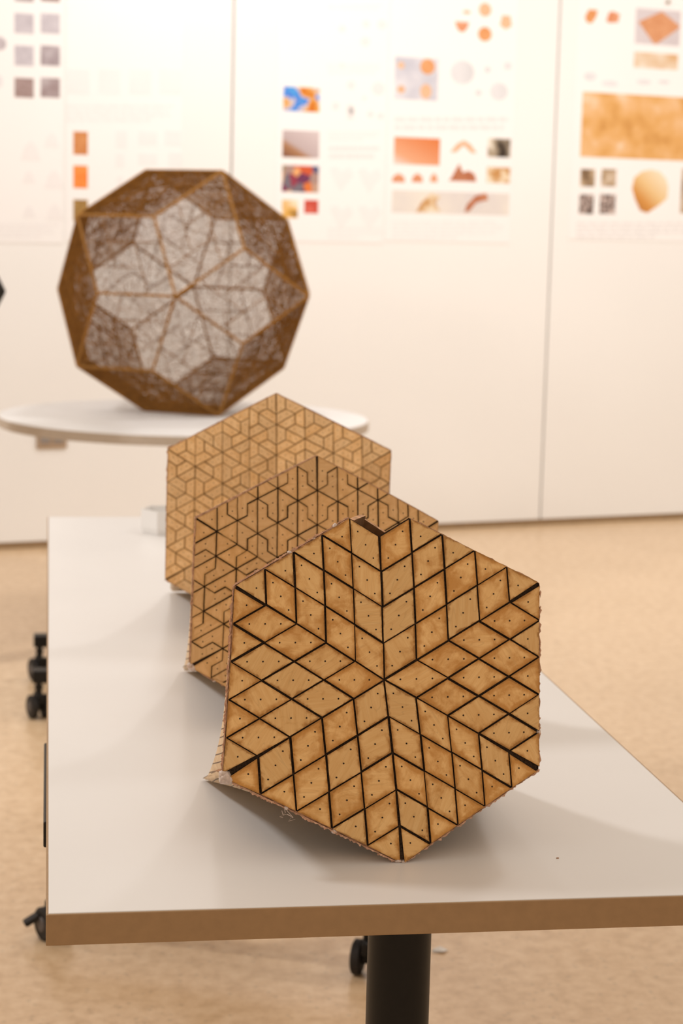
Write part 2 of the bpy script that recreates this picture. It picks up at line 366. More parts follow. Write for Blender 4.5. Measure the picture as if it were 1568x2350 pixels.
text_block(p, 752, 300, 882, 325, 3, P_['ghost'], 10); text_block(p, 754, 332, 878, 368, 2, P_['ink2'], 11)
for x, y in ((755, 382), (820, 385), (755, 470), (820, 470)):
    patch(p, 'printed_diagram', x, y, x+56, y+58, P_['ghost'], 'poly', pts=[(0, .9), (.3, 1), (.5, .8), (.8, 1), (1, .7), (.7, .3), (.5, 0), (.3, .3)])
text_block(p, 752, 520, 882, 550, 3, P_['ghost'], 12)
p = poster(893, -260, 1184, 556, 'wall sheet with orange domes and a small peach gradient photo, beside the bright photos')
patch(p, 'printed_shell', 1044, 50, 1076, 74, P_['coral'], 'poly', pts=[(0, 1), (1, 1), (.92, .5), (.7, .1), (.5, 0), (.3, .1), (.08, .5)])
patch(p, 'printed_shell', 1062, 24, 1080, 32, P_['apricot2'], 'disc'); patch(p, 'printed_shell', 1099, 7, 1127, 38, P_['apricot2'], 'disc')
patch(p, 'printed_shell', 1097, 62, 1128, 95, P_['apricot'], 'disc'); patch(p, 'printed_shell', 1146, 36, 1176, 68, P_['apricot2'], 'poly', pts=[(.5, 0), (.95, .3), (.8, 1), (.2, 1), (.05, .3)])
ph = patch(p, 'printed_photo', 905, 132, 1005, 229, P_['cool'])
for x, y, rx, ry, m_ in ((920, 150, 8, 8, 'apricot2'), (981, 153, 17, 18, 'apricot'), (920, 205, 9, 9, 'apricot2'), (977, 210, 13, 17, 'apricot2')):
    patch(p, 'printed_blob', x-rx, y-ry, x+rx, y+ry, P_[m_], 'disc', .0038)
for x, y, r in ((1061, 166, 27), (1119, 160, 7), (1165, 151, 9), (1145, 210, 20), (1098, 213, 7)): patch(p, 'printed_sphere', x-r, y-r, x+r, y+r, P_['sphere'], 'disc')
text_block(p, 905, 266, 1172, 302, 2, P_['ink2'], 14)
patch(p, 'printed_photo', 904, 316, 1009, 378, P_['peach'])
patch(p, 'printed_arch', 1034, 322, 1094, 350, P_['apricot2'], 'poly', pts=[(0, 0), (.25, .7), (.5, 1), (.75, .7), (1, 0), (.8, 0), (.5, .6), (.2, 0)])
patch(p, 'printed_photo', 1119, 318, 1171, 361, P_['bw'])
for x0, x1 in ((899, 929), (945, 970), (987, 1004)): patch(p, 'printed_dome', x0, 398, x1, 418, P_['coral'], 'poly', pts=[(0, 0), (1, 0), (.95, .6), (.6, 1), (.3, .9), (.05, .5)])
patch(p, 'printed_dome', 1030, 376, 1094, 416, P_['brown'], 'poly', pts=[(0, 0), (1, 0), (.92, .45), (.7, .62), (.5, .5), (.36, 1), (.22, .6), (.1, .2)])
patch(p, 'printed_photo', 1117, 384, 1170, 420, P_['straw'])
patch(p, 'printed_photo', 899, 440, 1168, 491, P_['pano'])
patch(p, 'printed_shell', 955, 444, 1010, 488, P_['straw'], 'poly', .0038, [(0, 0), (1, .1), (.8, .5), (1, .9), (.6, 1), (.25, .6)])
patch(p, 'printed_shell', 1066, 442, 1120, 488, P_['brown'], 'poly', .0038, [(0, 0), (.2, .05), (.5, .5), (1, .65), (.9, 1), (.45, .85), (.1, .4)])
text_block(p, 900, 505, 1168, 550, 5, P_['ghost'], 15)
p = poster(1321, -260, 1660, 553, 'wall sheet with a wide golden weave photo, furthest right')
patch(p, 'printed_shell', 1342, 22, 1371, 53, P_['apricot'], 'poly', pts=[(0, .4), (.3, 1), (1, 1), (.9, .5), (.6, 0), (.2, 0)])
patch(p, 'printed_shell', 1391, 26, 1422, 53, P_['coral'], 'poly', pts=[(0, .1), (.2, .9), (.5, 1), (1, .8), (.9, .1), (.3, 0)])
patch(p, 'printed_photo', 1458, 22, 1561, 103, P_['lav'])
patch(p, 'printed_weave', 1464, 26, 1560, 102, P_['terra'], 'poly', .0038, [(0, .64), (.55, 1), (1, .6), (.95, .5), (.45, 0), (.38, .03)])
patch(p, 'printed_photo', 1455, 122, 1556, 158, P_['strip'])
for x, y, w, h in ((1340, 165, 28, 20), (1380, 185, 38, 14), (1460, 182, 34, 12), (1510, 184, 26, 8)): patch(p, 'printed_diagram', x, y, x+w, y+h, P_['sphere'], 'disc')
patch(p, 'printed_photo', 1334, 219, 1640, 366, P_['weave'])
for x0, y0, x1, y1, a in ((1332, 388, 1365, 428, 'stone'), (1380, 388, 1414, 428, 'stone'), (1329, 446, 1362, 491, 'speck'), (1376, 446, 1412, 491, 'speck')): patch(p, 'printed_photo', x0, y0, x1, y1, P_[a])
patch(p, 'printed_shell', 1450, 389, 1533, 489, P_['shell'], 'poly', pts=[(.5, 1), (.75, .96), (.93, .8), (1, .6), (.98, .35), (.75, .18), (.45, 0), (.25, .05), (.1, .3), (0, .55), (.05, .8), (.25, .95)])
patch(p, 'printed_photo', 1563, 388, 1640, 490, P_['stone'])
text_block(p, 1322, 508, 1620, 549, 4, P_['ink2'], 16)
s, z = wall_sz(1531, 5); bm = bmesh.new(); lathe(bm, [(.004, 0), (.004, .008), (.009, .009), (.009, .013)], 14, 'Y')
o = link('push_pin', bm_mesh('push_pin', bm, M['base'], True), p); o.location = wp(s, z, .0025)-p.location; o.rotation_euler.z = WY+math.pi

# outlet on the wall under the round table
s0, z1 = wall_sz(83, 992); s1, z0 = wall_sz(152, 1027)
ou = empty('wall_outlet', wp((s0+s1)/2, z0, 0), 'tan twin outlet plate on the wall below the round table', 'outlet')
bm = wall_box(s0, s1, z0, z1, .0, .012, .004)
for v in bm.verts: v.co -= ou.location
link('plate', bm_mesh('plate', bm, M['outlet']), ou)
for k in (.28, .72):
    c = s0+(s1-s0)*k; bm = wall_box(c-.022, c+.022, z0+.022, z1-.012, .012, .016, .002)
    for v in bm.verts: v.co -= ou.location
    link('socket', bm_mesh('socket', bm, M['socket']), ou)

# ------------------------------------------------------------------ tables
TW, TL, TH = .762, 2.587, .0327
def castor(parent, x, y, yaw, h=.11, cap=True):
    """twin-wheel castor under a foot, at the floor point x, y (local to parent)"""
    bm = bmesh.new(); r = .034
    lathe(bm, [(r-.005, -.029), (r, -.026), (r, -.012), (r-.006, -.009), (.012, -.008), (.012, .008), (r-.006, .009), (r, .012), (r, .026), (r-.005, .029)], 24, 'X')
    o = link('castor_wheel', bm_mesh('castor_wheel', bm, M['rubber'], False), parent); o.location = (x, y, r); o.rotation_euler.z = yaw
    for sx in (-1, 1):
        bm = bmesh.new(); lathe(bm, [(.016, sx*.029), (.014, sx*.0315), (.004, sx*.032)], 18, 'X'); link('hub_cap', bm_mesh('hub_cap', bm, M['greyhub']), o)
    bm = bmesh.new(); abox(bm, (-.008, -.03, .01), (.008, .028, .040), .006); lathe(bm, [(.010, .03), (.010, .052), (.013, .053), (.013, .06), (.009, .061), (.009, h-r)], 16)
    link('castor_stem', bm_mesh('castor_stem', bm, M['black']), o)
    return o
# white rectangular table
tb = empty('rectangular_table', (0, 0, 0), 'long white laminate table with tan edge and black column legs', 'table')
bm = bmesh.new(); abox(bm, (.0025, .0025, HT-TH), (TW-.0025, TL-.0025, HT), .001, 2); link('tabletop', bm_mesh('tabletop', bm, M['laminate']), tb)
def band(x0, y0, x1, y1):
    bm = bmesh.new(); abox(bm, (x0, y0, HT-TH-.0002), (x1, y1, HT-.0008), .0009, 2); link('edge_band', bm_mesh('edge_band', bm, M['band']), tb)
band(0, 0, TW, .003); band(0, TL-.003, TW, TL); band(0, .003, .003, TL-.003); band(TW-.003, .003, TW, TL-.003)
for cx, cy, yw, hl in ((.385, .155, 0, .36), (.31, 1.745, -.39, .325)):
    bm = bmesh.new(); lathe(bm, [(.035, .12), (.035, HT-TH-.006)], 48); o = auto_smooth(link('column', bm_mesh('column', bm, M['black']), tb)); o.location = (cx, cy, 0)
    bm = bmesh.new(); abox(bm, (cx-.16, cy-.05, HT-TH-.007), (cx+.16, cy+.05, HT-TH-.0005), .002); link('mounting_plate', bm_mesh('mounting_plate', bm, M['black']), tb)
    bm = bmesh.new(); abox(bm, (-hl+.01, -.028, .105), (hl-.01, .028, .135), .008); o = link('foot_bar', bm_mesh('foot_bar', bm, M['black']), tb); o.location = (cx, cy, 0); o.rotation_euler.z = yw
    for x in (-hl+.005, hl-.005): castor(tb, cx+x*math.cos(yw), cy+x*math.sin(yw), .5 if x < .1 else -.4)
# brake pedal on the far left castor
bm = bmesh.new(); abox(bm, (-.034, -.012, 0), (0, .012, .012), .004); o = link('brake_pedal', bm_mesh('brake_pedal', bm, M['rubber']), tb); o.location = (-.012, 1.865, .045); o.rotation_euler = (0, -.5, .2)
a, b = onz(100, 1922, .685), onz(100, 1735, .685)
bm = bmesh.new(); abox(bm, (-.0035, a.y, .672), (.03, b.y, HT-TH-.0005), .002); link('latch_rail', bm_mesh('latch_rail', bm, M['black']), tb)

# round table
RC = Vector((.4767, 4.94, 0)); RR = .650
rt = empty('round_table', RC, 'round white table with beige edge, holding the openwork ball', 'table')
bm = bmesh.new(); lathe(bm, [(RR-.006, HT-.034), (RR-.003, HT-.0335), (RR-.003, HT-.001), (RR-.004, HT)], 96); auto_smooth(link('tabletop', bm_mesh('tabletop', bm, M['laminate']), rt))
bm = bmesh.new(); lathe(bm, [(RR-.003, HT-.034), (RR, HT-.033), (RR, HT-.002), (RR-.003, HT-.001)], 96, cap=False); auto_smooth(link('edge_band', bm_mesh('edge_band', bm, M['band_r']), rt))
bm = bmesh.new(); lathe(bm, [(.045, .10), (.045, HT-.04)], 40); auto_smooth(link('column', bm_mesh('column', bm, M['black']), rt))
bm = bmesh.new(); lathe(bm, [(.16, HT-.042), (.16, HT-.0345)], 40); link('mounting_plate', bm_mesh('mounting_plate', bm, M['black']), rt)
for k in range(4):
    a = math.radians(45+90*k); bm = bmesh.new(); abox(bm, (.02, -.025, .08), (.42, .025, .115), .008)
    o = link('foot', bm_mesh('foot', bm, M['black']), rt); o.rotation_euler.z = a
    castor(rt, .39*math.cos(a), .39*math.sin(a), a, .085)

# low castor stand behind the rectangular table
st = empty('castor_stand', (-.03, 3.60, 0), 'low black stand on castors, one foot showing beyond the left table edge', 'stand')
for y in (0, .47):
    bm = bmesh.new(); abox(bm, (-.012, y-.025, .105), (.62, y+.025, .142), .004); link('foot_bar', bm_mesh('foot_bar', bm, M['black']), st)
    for x in (.006, .60): castor(st, x, y, .35, .11)
bm = bmesh.new(); abox(bm, (.29, .0, .11), (.33, .47, .14), .004); link('cross_bar', bm_mesh('cross_bar', bm, M['black']), st)
bm = bmesh.new(); lathe(bm, [(.03, .135), (.03, .40)], 24, c=(.31, .235, 0)); link('column', bm_mesh('column', bm, M['black']), st)
bm = bmesh.new(); abox(bm, (.10, .06, .40), (.52, .41, .425), .006); link('seat_board', bm_mesh('seat_board', bm, M['black']), st)

# scrap on the floor, crumb on the table
c = onz(1008, 2183, 0); bm = bmesh.new()
vs = [bm.verts.new(v) for v in ((-.015, -.008, .001), (.006, -.014, .004), (.019, .002, .001), (.004, .012, .006), (-.012, .009, .001))]; bm.faces.new(vs)
bmesh.ops.solidify(bm, geom=bm.faces[:], thickness=.0008)
o = link('paper_scrap', bm_mesh('paper_scrap', bm, M['white'])); o.location = c; props(o, 'tiny white paper scrap on the floor right of the black column', 'scrap')
c = onz(1280, 1970, HT); bm = bmesh.new(); bmesh.ops.create_icosphere(bm, subdivisions=1, radius=.0013)
for v in bm.verts: v.co = Vector((v.co.x*1.5, v.co.y*R.uniform(.6, 1), max(v.co.z*.6, -.0004)))
o = link('crumb', bm_mesh('crumb', bm, M['board'])); o.location = c+Vector((0, 0, .0004)); props(o, 'tiny brown crumb on the white table near its front edge', 'crumb')

# ------------------------------------------------------------------ tiled hexagon models
def Rz(a): return Matrix.Rotation(a, 3, 'Z')
def rigid(x, y, yaw, tilt, roll, s):
    m = Rz(yaw) @ Matrix.Rotation(tilt, 3, 'X') @ Matrix.Rotation(roll, 3, 'Y')
    P = [m @ Vector((math.cos(math.radians(a))*s, 0, math.sin(math.radians(a))*s)) for a in (90, 150, 210, 270, 330, 30)]
    o = Vector((x, y, HT-min(p.z for p in P)))
    return [p+o for p in P], o, m @ Vector((0, -1, 0))
DIR = [Vector((math.cos(math.radians(a)), math.sin(math.radians(a)))) for a in (90, 150, 210, 270, 330, 30)]

class HexSurf:
    """six corners and a centre in space; six sectors; bulging out along n"""
    def __init__(s, P, O, n, bulge): s.P, s.O, s.n, s.B = P, O, n, bulge
    def at(s, k, a, b, lift=0):
        r = a+b; A, B = s.P[k]-s.O, s.P[(k+1) % 6]-s.O
        return s.O + A*a + B*b + s.n*(s.B*(r-r*r)+lift)
def inset(poly, gaps):
    """inset a CCW 2D polygon, edge i (i -> i+1) by gaps[i]"""
    n = len(poly); L = []
    for i in range(n):
        p, q = poly[i], poly[(i+1) % n]; d = (q-p).normalized(); nn = Vector((-d.y, d.x)); L.append((p+nn*gaps[i], d))
    out = []
    for i in range(n):
        (p, d), (q, e) = L[i-1], L[i]; cr = d.x*e.y-d.y*e.x
        if abs(cr) < 1e-6: out.append(q.copy()); continue
        t = ((q.x-p.x)*e.y-(q.y-p.y)*e.x)/cr; out.append(p+d*t)
    return out
def area(poly): return .5*sum(poly[i].x*poly[(i+1) % len(poly)].y-poly[(i+1) % len(poly)].x*poly[i].y for i in range(len(poly)))
def clip(poly, a, b, c):
    """keep a*x+b*y<=c"""
    out = []
    for i in range(len(poly)):
        p, q = poly[i], poly[(i+1) % len(poly)]; dp, dq = a*p.x+b*p.y-c, a*q.x+b*q.y-c
        if dp <= 1e-7: out.append(p)
        if (dp < -1e-7 and dq > 1e-7) or (dp > 1e-7 and dq < -1e-7): out.append(p+(q-p)*(dp/(dp-dq)))
    res = []
    for p in out:
        if not res or (p-res[-1]).length > 1e-5: res.append(p)
    if len(res) > 1 and (res[0]-res[-1]).length < 1e-5: res.pop()
    return res

class Piece:
    def __init__(s, name, label, P, O, n, bulge, mats, gap, rim_in, size, dots_r, flare=.006, fk=(.5, .25, .85, .5, .55, .3)):
        s.S = HexSurf(P, O, n, bulge); s.s = size; s.mats = mats; s.gap = gap; s.rim = rim_in; s.dr = dots_r; s.flare = flare; s.fk = fk
        s.root = empty(name, P[3], label, 'hexagon model', 'tiled hexagon models')
    def loc(s, k, p):
        """2D point (metres, within sector k) -> sector coordinates"""
        u, v = DIR[k]*s.s, DIR[(k+1) % 6]*s.s; det = u.x*v.y-u.y*v.x
        return (p.x*v.y-p.y*v.x)/det, (u.x*p.y-u.y*p.x)/det
    def tile(s, k, lat, R_, dots, gaps=None, th=.003):
        """lat: lattice (i, j) corners in sector k, in units where the hexagon radius is R_"""
        u, v = DIR[k]*(s.s/R_), DIR[(k+1) % 6]*(s.s/R_)
        poly = [u*i+v*j for i, j in lat]
        fl = [(i, j) for i, j in lat]
        if area(poly) < 0: poly.reverse(); fl.reverse()
        # the cuts along the spokes open towards the corners
        mid = (DIR[k]+DIR[(k+1) % 6]).normalized(); pp = []
        for p, (i, j) in zip(poly, fl):
            r = (i+j)/R_; e = s.flare*max(0, r-.45)**2.2*2.2
            if abs(j) < 1e-6 and i > 0: p = p+(DIR[(k+1) % 6]-DIR[k]*.5).normalized()*e*s.fk[k]
            elif abs(i) < 1e-6 and j > 0: p = p+(DIR[k]-DIR[(k+1) % 6]*.5).normalized()*e*s.fk[(k+1) % 6]
            pp.append(p)
        poly = pp; n = len(poly)
        g = [s.gap*R.uniform(.45, 1.5) for _ in range(n)] if gaps is None else gaps
        # outer edge of the hexagon: nearly flush
        for i in range(n):
            a, b = fl[i], fl[(i+1) % n]
            if abs(sum(a)-R_) < 1e-4 and abs(sum(b)-R_) < 1e-4: g[i] = -.0003*R.uniform(0, 3)
        outer = inset(poly, g)
        for i in range(n):
            d = outer[i]-poly[i]
            if d.length > 3.2*s.gap: outer[i] = poly[i]+d*(3.2*s.gap/d.length)
        cx = sum((p for p in outer), Vector((0, 0)))/n
        inner = inset(poly, [x+s.rim for x in g])
        if area(inner) < .12*area(outer) or any((p-q).length > s.rim*4 for p, q in zip(outer, inner)): inner = [p+(cx-p)*.45 for p in outer]
        if area(inner) <= 0: inner = [p+(cx-p)*.45 for p in outer]
        base = s.root.location; tilt = R.uniform(-.0006, .0006); lift0 = R.uniform(-.0004, .0005)
        gd = R.choice((0, 60, 120, 90, 30)) + R.uniform(-6, 6); gd = math.radians(gd); gx, gy = Vector((math.cos(gd), math.sin(gd))), Vector((-math.sin(gd), math.cos(gd)))
        V = []; uv = []; rim = []
        for ring, h, rv in ((outer, 0, 1.), (inner, 0, 0.), (outer, -th, 1.)):
            for p in ring:
                a, b = s.loc(k, p); V.append(s.S.at(k, a, b, h+lift0+tilt*(p-cx).x/.03)-base); uv.append((p.dot(gx), p.dot(gy))); rim.append(rv)
        fs = [(i, (i+1) % n, n+(i+1) % n, n+i) for i in range(n)] + [tuple(range(n, 2*n))]
        idx = [0]*(n+1)
        fs += [((i+1) % n, i, 2*n+i, 2*n+(i+1) % n) for i in range(n)] + [tuple(range(3*n-1, 2*n-1, -1))]; idx += [1]*n+[1]
        for di, dj in dots:
            c = u*di+v*dj; q = len(V)
            for m_ in range(7):
                t = 2*math.pi*m_/7; p = c+Vector((math.cos(t), math.sin(t)))*s.dr; a, b = s.loc(k, p)
                V.append(s.S.at(k, a, b, .00015+lift0+tilt*(p-cx).x/.03)-base); uv.append((0, 0)); rim.append(1.)
            fs.append(tuple(range(q, q+7))); idx.append(1)
        me = mesh('tile', V, fs, s.mats[:2], idx)
        ul = me.uv_layers.new(name='grain')
        for lp in me.loops: ul.data[lp.index].uv = uv[lp.vertex_index]
        at = me.attributes.new('rim', 'FLOAT', 'POINT'); at.data.foreach_set('value', rim)
        return link('tile', me, s.root)
    def backing(s, notch, mat, rim_mat):
        base = s.root.location; m = 10; V = []; F = []
        def skip(k, i, j):  # apex rhombus left out
            return notch and ((k == 0 and i >= 8) or (k == 5 and j >= 8))
        for k in range(6):
            for i in range(m):
                for j in range(m-i):
                    for tri in (((i, j), (i+1, j), (i, j+1)), ((i+1, j), (i+1, j+1), (i, j+1))):
                        if max(a+b for a, b in tri) > m: continue
                        if notch and all((a >= 8 if k == 0 else b >= 8) for a, b in tri) and k in (0, 5): continue
                        q = len(V)
                        for a, b in tri: V.append(s.S.at(k, a/m*1.004, b/m*1.004, -.0028)-base)
                        F.append((q, q+1, q+2))
        bm = bmesh.new(); bv = [bm.verts.new(v) for v in V]
        for f in F: bm.faces.new([bv[i] for i in f])
        bmesh.ops.remove_doubles(bm, verts=bm.verts, dist=1e-5)
        bmesh.ops.recalc_face_normals(bm, faces=bm.faces)
        if sum((f.normal.dot(s.S.n) for f in bm.faces)) < 0: bmesh.ops.reverse_faces(bm, faces=bm.faces[:])
        me = bm_mesh('backing', bm, [mat, rim_mat], recalc=False); o = link('backing', me, s.root)
        md = o.modifiers.new('thick', 'SOLIDIFY'); md.thickness = .007; md.offset = -1; md.material_offset_rim = 1
        return o
    def rim_strip(s, seed, wide=1.0, t_rng={}):
        """ragged board edge showing around the tiles"""
        rr = random.Random(seed); base = s.root.location; V = []; F = []
        for k in range(6):
            t0, t1 = t_rng.get(k, (0, 1)); q = len(V); nn = 44
            for i in range(nn+1):
                t = t0+(t1-t0)*i/nn; e = 1.004+wide*(.003+.008*rr.random()*rr.random()) if 0 < i < nn else 1.006
                for sc, h in ((1.0005, -.0010), (e, -.0030), (e*1.001, -.0075), (1.0, -.0092)): V.append(s.S.at(k, (1-t)*sc, t*sc, h)-base)
            for i in range(nn):
                for j in range(3): a = q+i*4+j; F.append((a, a+4, a+5, a+1))
        link('board_edge', mesh('board_edge', V, F, M['board']), s.root)
    def walls(s, offs, pw, t_rng, mat_kerf):
        """six side walls; offs[k]: how the wall's rear edge leaves corner k"""
        base = s.root.location; s.rear = {}
        for k in range(6):
            A, B = s.S.P[k], s.S.P[(k+1) % 6]; t0, t1 = t_rng.get(k, (0, 1)); nt, nw = 28, 4; V = []; UV = []; F = []
            inw = (s.S.O-(A+B)/2).normalized()
            for i in range(nt+1):
                t = t0+(t1-t0)*i/nt
                P = s.S.at(k, 1-t, t, -.006)
                off = -s.S.n*.022 + inw*.003 + offs[k]*((1-t)**pw) + offs[(k+1) % 6]*(t**pw)
                for w in range(nw+1):
                    f = w/nw; V.append(P+off*f + inw*(.010*math.sin(math.pi*f)*(max((1-t)**pw, t**pw)))-base); UV.append((t*(B-A).length/.2, f))
            for i in range(nt):
                for w in range(nw): F.append((i*(nw+1)+w, (i+1)*(nw+1)+w, (i+1)*(nw+1)+w+1, i*(nw+1)+w+1))
            s.rear[k] = [V[i*(nw+1)+nw] for i in range(nt+1)]
            me = mesh('side_wall', V, F, [mat_kerf, M['board']], smooth=True)
            ul = me.uv_layers.new(name='kerf')
            for lp in me.loops: ul.data[lp.index].uv = UV[lp.vertex_index]
            o = link('side_wall', me, s.root); md = o.modifiers.new('thick', 'SOLIDIFY'); md.thickness = .004; md.offset = 0; md.material_offset_rim = 1
    def back(s, skip=0):
        """shell closing the rear, spanned between the rear edges of the side walls"""
        L = s.rear[0] + s.rear[1][1:]; Rr = (s.rear[4]+s.rear[5][1:])[::-1]; L, Rr = L[skip:], Rr[skip:]; n = len(L); m = 8; V = []; F = []
        for i in range(n):
            for j in range(m+1): V.append(L[i].lerp(Rr[i], j/m)-s.S.n*(.012*math.sin(math.pi*j/m)))
        for i in range(n-1):
            for j in range(m): q = i*(m+1)+j; F.append((q, q+1, q+m+2, q+m+1))
        o = link('back_shell', mesh('back_shell', V, F, M['kerf_plain'], smooth=True), s.root); md = o.modifiers.new('thick', 'SOLIDIFY'); md.thickness = .003
    def splinters(s, edges, cnt, seed, sc=1.):
        """torn fibres and glue bits along the rim, one part"""
        rr = random.Random(seed); base = s.root.location; bm = bmesh.new()
        for _ in range(cnt):
            k = rr.choice(edges); t = rr.random(); 
            if k == 0 and t < .22 or k == 5 and t > .78: continue
            c = s.S.at(k, (1-t)*1.009, t*1.009, rr.uniform(-.007, -.001))-base
            d = (s.S.P[(k+1) % 6]-s.S.P[k]).normalized(); o = ((s.S.P[k]+s.S.P[(k+1) % 6])/2-s.S.O).normalized()
            l, w = rr.uniform(.002, .007)*sc, rr.uniform(.0006, .0016)*sc
            v = [c-d*l, c+o*w*rr.uniform(.5, 2)+d*rr.uniform(-1, 1)*l*.5, c+d*l*rr.uniform(.3, 1.2), c-s.S.n*w*2]
            vv = [bm.verts.new(x) for x in v]
            for f in ((0, 1, 2), (0, 3, 1), (1, 3, 2), (0, 2, 3)): bm.faces.new([vv[i] for i in f])
        o = link('torn_fibres', bm_mesh('torn_fibres', bm, M['splinter']), s.root); o['kind'] = 'stuff'
    def glue(s, k, t, r, lift=-.004, out=1.0):
        rr = random.Random(int(t*1000)+k); bm = bmesh.new(); bmesh.ops.create_icosphere(bm, subdivisions=2, radius=r)
        for v in bm.verts: v.co *= 1+.5*noise.noise(v.co*260+Vector((k, t*9, 0)))
        o = link('glue_blob', bm_mesh('glue_blob', bm, M['glue'], True), s.root); o.location = s.S.at(k, (1-t)*out, t*out, lift)-s.root.location

def place(px_known, rig, extra):
    P, O, n = rigid(*rig); Q = list(P)
    for k, u in px_known.items():
        if k == 6: continue
        D = depth(P[k])+extra.get(k, 0); Q[k] = at_depth(u[0], u[1], D)
    for k in extra:
        if k not in px_known: Q[k] = P[k]+fwd*extra[k]
    Oc = at_depth(px_known[6][0], px_known[6][1], depth(O)+extra.get(6, 0)) if 6 in px_known else (sum(Q, Vector())/6+O)/2 - fwd*.004
    return Q, Oc, n

def rhomb_tiles(pc, notch):
    for k in range(6):
        # edge families: line along spoke k heavier, cross line lighter, alternating like the photograph
        for i in range(5):
            for j in range(5-i):
                if notch and ((k == 0 and i == 4) or (k == 5 and j == 4)): continue
                if i+j <= 3: lat = [(i, j), (i+1, j), (i+1, j+1), (i, j+1)]; dots = [(i+f, j+f) for f in (.25, .5, .75)]
                else: lat = [(i, j), (i+1, j), (i, j+1)]; dots = [(i+.31, j+.31)]
                pc.tile(k, lat, 5, dots)
def zed_tiles(pc):
    """columns of 3 x 2 parallelograms in herringbone, each cut in two by a Z line; columns run along every other spoke"""
    Rn = 12
    for k in range(6):
        sw = k % 2 == 1; sh = 0
        for J in range(6):
            j = J*2
            for m_ in range(-3, 9):
                i = 3*m_ + sh
                if J % 2 == 0:
                    ps = (([(i, j), (i+3, j), (i+1, j+2), (i+1, j+1), (i, j+1)], [(i+.55, j+.5), (i+1.45, j+.5)]),
                          ([(i, j), (i, j+1), (i+1, j+1), (i+1, j+2), (i-2, j+2)], [(i+.45, j+1.5), (i-.45, j+1.5)]))
                else:
                    ps = (([(i, j), (i+3, j), (i+2, j+1), (i+1, j+1), (i, j+2)], [(i+.75, j+.5), (i+1.65, j+.5)]),
                          ([(i+3, j), (i+3, j+2), (i, j+2), (i+1, j+1), (i+2, j+1)], [(i+2.25, j+1.5), (i+1.35, j+1.5)]))
                for lat, dots in ps:
                    q = [Vector(c) for c in lat]
                    if area(q) < 0: q.reverse()
                    q = clip(q, 1, 1, Rn)
                    if len(q) >= 3: q = clip(q, -1, 0, 0)
                    if len(q) < 3 or abs(area(q)) < .2: continue
                    dd = [d for d in dots if sum(d) < Rn-.4 and d[0] > .4]
                    ll = [(p.x, p.y) for p in q]
                    if sw: ll = [(b, a) for a, b in ll]; dd = [(b, a) for a, b in dd]
                    pc.tile(k, ll, Rn, dd)
            if J % 2 == 0: sh = (sh-2)
def trap_tiles(pc):
    """triangles of side 3, each a pinwheel of three half-hexagon tiles"""
    Rn = 12
    for k in range(6):
        for I in range(4):
            for J in range(4-I):
                for upw in (1, 0):
                    if not upw and I+J > 2: continue
                    o, a, b = ((3*I, 3*J), (1, 0), (0, 1)) if upw else ((3*I+3, 3*J+3), (-1, 0), (0, -1))
                    if R.random() < .5: a, b = b, a
                    L = lambda x, y: (o[0]+a[0]*x+b[0]*y, o[1]+a[1]*x+b[1]*y)
                    for T, D in (([(0, 0), (2, 0), (1, 1), (0, 1)], [(.45, .5), (1.1, .45)]), ([(3, 0), (1, 2), (1, 1), (2, 0)], [(2.05, .5), (1.45, 1.1)]), ([(0, 3), (0, 1), (1, 1), (1, 2)], [(.45, 2.0), (.5, 1.35)])):
                        pc.tile(k, [L(*c) for c in T], Rn, [L(*c) for c in D])

# --- front piece
K1 = {0: (866, 1152), 1: (541, 1346), 2: (515, 1781), 3: (925, 1980), 4: (1236, 1765), 5: (1238, 1339), 6: (882, 1560)}
P1, O1, n1 = place(K1, (.3675, .170, .08, -.26, .018, .201), {0: .035, 6: -.006})
P1[3] = onz(925, 1981, HT)+Vector((0, 0, .0005))
pc = Piece('hexagon_model', 'front hexagon model of dark-stained rhombus tiles with its top corner missing', P1, O1, n1, .020, [M['tile_front'], M['char']], .0010, .0060, .201, .0010)
def feet(Pl, Pr, foot_px):
    a = onz(foot_px[0], foot_px[1], HT); oL = a+Vector((0, 0, .006))-Pl
    tgt = Vector((Pr.x-(a.x-Pl.x)*1.0, Pr.y+(a.y-Pl.y), HT+.006)); return oL, tgt-Pr
oL, oR = feet(P1[2], P1[4], (474, 1806))
Z3 = Vector((0, 0, 0))
pc.backing(True, M['backing'], M['board'])
rhomb_tiles(pc, True)
pc.rim_strip(2, 1.0, {0: (.2, 1), 5: (0, .8)})
pc.walls([Z3, Z3, oL, Z3, oR, Z3], 7, {0: (.2, 1), 5: (0, .8)}, M['kerf'])
pc.back(9)
# pocket left open at the missing corner
S = pc.S
n1p = S.at(0, .8, .2, -.005); b1 = at_depth(826, 1181, depth(n1p)+.040); b2 = at_depth(888, 1222, depth(n1p)+.055); n2p = S.at(5, .2, .8, -.007)
def plank(a, b, drop, name, mat, th=.007):
    d = (b-a).normalized(); q = Vector((0, .25, -1)).normalized()*drop; t = d.cross(q).normalized()*th; o = pc.root.location
    vs = [a, b, b+q, a+q]; vs = [v-o for v in vs] + [v+t-o for v in vs]
    link(name, mesh(name, vs, [(0, 1, 2, 3), (7, 6, 5, 4), (0, 4, 5, 1), (1, 5, 6, 2), (2, 6, 7, 3), (3, 7, 4, 0)], [mat, M['torn']], [0, 0, 1, 1, 1, 1]), pc.root)
plank(b1, n1p, .10, 'pocket_wall', M['inner']); plank(b2, b1, .10, 'pocket_wall', M['inner']); plank(n2p+Vector((0, .004, -.004)), b2, .10, 'pocket_wall', M['inner'])
D_ = depth(S.at(0, .7, .3))+.014
plank(at_depth(784, 1201, D_), at_depth(722, 1229, D_), .02, 'loose_strip', M['torn'], .006)
pc.splinters([0, 0, 1, 1, 2, 2, 3, 4], 620, 4, 1.15)
